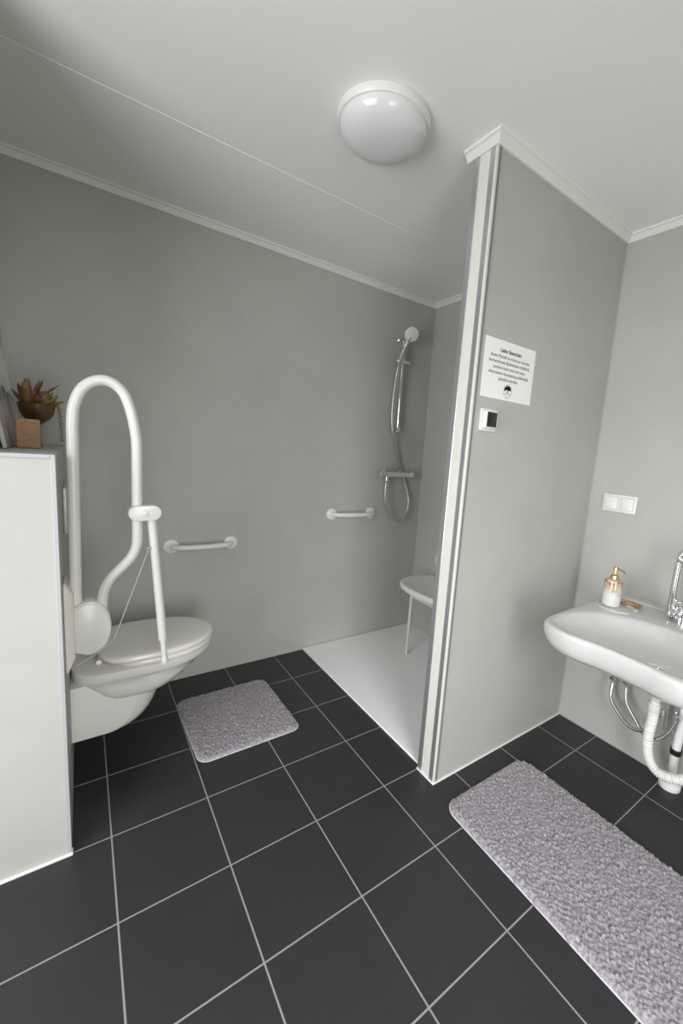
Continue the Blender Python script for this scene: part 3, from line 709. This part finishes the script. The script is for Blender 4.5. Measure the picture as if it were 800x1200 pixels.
# ------------------------------------------------------------------ things standing on the half-height wall
# leaning picture
t = thing('picture', (-.23, 1.35, KH), 'unframed misty landscape picture leaning on the left wall behind the wooden block', 'picture')
b = MB(); a0 = Vector((-.2240, 1.12, KH+.003)); Hh = .40; lean = math.atan2(.062, Hh)
up = Vector((-math.sin(lean), 0, math.cos(lean))); nrm = Vector((math.cos(lean), 0, math.sin(lean))); al = Vector((0, 1, 0)); L_ = .48
vv = [a0+al*(L_*i)+up*(Hh*j)-nrm*(.010*k) for i in (0, 1) for j in (0, 1) for k in (0, 1)]
b.add(vv, [(0,1,3,2),(4,6,7,5),(0,4,5,1),(2,3,7,6),(0,2,6,4),(1,5,7,3)]); b.build('panel', M['wall'], t, bevel=.001)
b = MB(); vv = [a0+al*(L_*i)+up*(Hh*j)+nrm*(.0006*k) for i in (0.004, .996) for j in (0.004, .996) for k in (0, 1)]
b.add(vv, [(0,1,3,2),(4,6,7,5),(0,4,5,1),(2,3,7,6),(0,2,6,4),(1,5,7,3)]); b.build('print', M['picture'], t, smooth=0)
# wood block
b = MB(); b.box((-.1845, 1.245, KH+.047), (.062, .038, .094), Matrix.Rotation(math.radians(4), 3, 'Z'))
tag(b.build('wooden_block', M['wood'], origin=(-.1845, 1.245, KH), bevel=.004, seg=3), 'light brown wooden block on top of the half-height wall', 'wooden block')
# footed bowl with succulents
WX, WY = -.171, 1.415
t = thing('bowl', (WX, WY, KH), 'bronze footed bowl behind the wooden block on the half-height wall', 'bowl')
b = MB(); b.lathe([(0, 0), (.013, 0), (.013, .004), (.010, .010), (.008, .035), (.009, .078), (.022, .088), (.038, .100), (.049, .120), (.0535, .148), (.055, .152), (.051, .151), (.046, .125), (.032, .106), (0, .098)], (WX, WY, KH), (0, 0, 1), 36); b.build('vessel', M['bronze'], t)
b = MB(); b.lathe([(0, .128), (.046, .128), (.0485, .138), (.03, .143), (0, .145)], (WX, WY, KH), (0, 0, 1), 24); b.build('filling', M['soil'], t)
def leaf(b, base, d, L, w, curl):
    d = Vector(d).normalized(); side = d.cross(Vector((0, 0, 1))); side = side.normalized() if side.length > 1e-3 else Vector((1, 0, 0)); up = side.cross(d)
    rings = []
    for i in range(9):
        s = i/8; c = Vector(base)+d*(L*s)+up*(curl*L*s*s); ww = w*(math.sin(PI*min(1, s*.86+.14))**.8)*(1-.1*s)+.0006; th = ww*.30+.0006
        rings.append([c+side*(ww*math.cos(a))+up*(th*math.sin(a)) for a in [2*PI*k/8 for k in range(8)]])
    b.loft(rings)
def succulent(x, y, z, n, L, w, label, tall, dirs=None):
    t = thing('succulent', (x, y, z), label, 'plant', 'succulents in the bronze bowl')
    for i in range(n):
        s = i/n; a = i*2.399; el = (.15+1.15*s) if not tall else (.80+.62*s)
        b = MB(); leaf(b, (x, y, z), (math.cos(a)*math.cos(el), math.sin(a)*math.cos(el), math.sin(el)), L*(1-.25*s)*(1-.45*max(0, -math.cos(a))), w, .18 if not tall else -.05)
        b.build('leaf', M['leaf'], t, smooth=80)
zb = KH+.142
succulent(WX-.027, WY-.006, zb-.004, 12, .128, .0120, 'spiky reddish-green succulent on the left in the bronze bowl', True)
succulent(WX+.018, WY-.010, zb+.006, 22, .066, .0165, 'rosette-shaped brown succulent on the right in the bronze bowl', False)
# trailing string of leaves
t = thing('trailing_plant', (WX+.05, WY, zb), 'thin trailing green plant hanging over the right rim of the bowl', 'plant')
strand = smooth_path([(WX+.040, WY-.03, zb+.004), (WX+.053, WY-.012, zb+.016), (WX+.063, WY-.004, zb-.006), (WX+.066, WY-.004, zb-.06), (WX+.068, WY-.004, zb-.118)], 12)
b = MB(); b.tube(strand, .0012, 6); b.build('stem', M['green'], t)
b = MB()
for i, p in enumerate(strand[8:]):
    a = i*2.4; leaf(b, p, (math.cos(a), math.sin(a), -.25), .0095, .0032, 0)
o = b.build('foliage', M['green'], t, smooth=80); o['kind'] = 'stuff'

# ------------------------------------------------------------------ light
w = bpy.data.worlds.new('daylight'); bpy.context.scene.world = w; w.use_nodes = True
w.node_tree.nodes['Background'].inputs[0].default_value = (0.80, 0.88, 1.0, 1); w.node_tree.nodes['Background'].inputs[1].default_value = 0.15
def area(name, loc, aim, sx, sy, power, col, spread=180):
    l = bpy.data.lights.new(name, 'AREA'); l.shape = 'RECTANGLE'; l.size = sx; l.size_y = sy; l.energy = power; l.color = col; l.spread = math.radians(spread)
    o = bpy.data.objects.new(name, l); C.objects.link(o); o.location = loc
    o.rotation_euler = (Vector(aim)-Vector(loc)).to_track_quat('-Z', 'Y').to_euler(); return o
WYC = (WY0+WY1)/2; DXC = (DX0+DX1)/2
G = (0.47, 0.295, 0.105)         # strength of each daylight source
area('side_daylight', (EX-.03, WYC, 1.12), (EX+2.0, WYC+.40, .80), WY1-WY0-.14, WZ-.14, 100*G[0], (0.98, 1.0, 1.01), 165)
area('rear_daylight', (DXC, RY-.03, 1.12), (DXC+.9, RY+2.2, -.75), DX1-DX0-.14, DZ-.14, 100*G[1], (0.98, 1.0, 1.02), 125)
area('rear_bounce', (DXC, RY-.02, .60), (DXC+.7, RY+1.7, 2.0), DX1-DX0-.14, 1.0, 100*G[2], (1.0, .94, .82), 160)

# ------------------------------------------------------------------ camera
cd = bpy.data.cameras.new('camera'); cam = bpy.data.objects.new('camera', cd); C.objects.link(cam)
R = Matrix(((0.8088590890646884, 0.027000858146225895, -0.5873822670942748), (-0.5834486554767717, 0.16093863536227052, -0.7960442337396066), (0.07303862306882507, 0.9865950077448686, 0.1459302923765747)))
cam.matrix_world = Matrix.Translation((-0.04541857833609538, -0.5380704817040762, 1.3256145334423728)) @ R.to_4x4()
cd.sensor_fit = 'VERTICAL'; cd.sensor_height = 36; cd.sensor_width = 24; cd.lens = 482.84/1200*36; cd.shift_x = -48.73/1200; cd.shift_y = 0.367/1200
cd.clip_start = 0.02
S = bpy.context.scene; S.camera = cam
S.view_settings.view_transform = 'Standard'; S.view_settings.look = 'None'; S.view_settings.gamma = 1; S.view_settings.use_curve_mapping = False
S.view_settings.exposure = 0.0
S.cycles.max_bounces = 12; S.cycles.diffuse_bounces = 8; S.cycles.glossy_bounces = 4; S.cycles.use_denoising = True; S.cycles.caustics_reflective = False; S.cycles.caustics_refractive = False
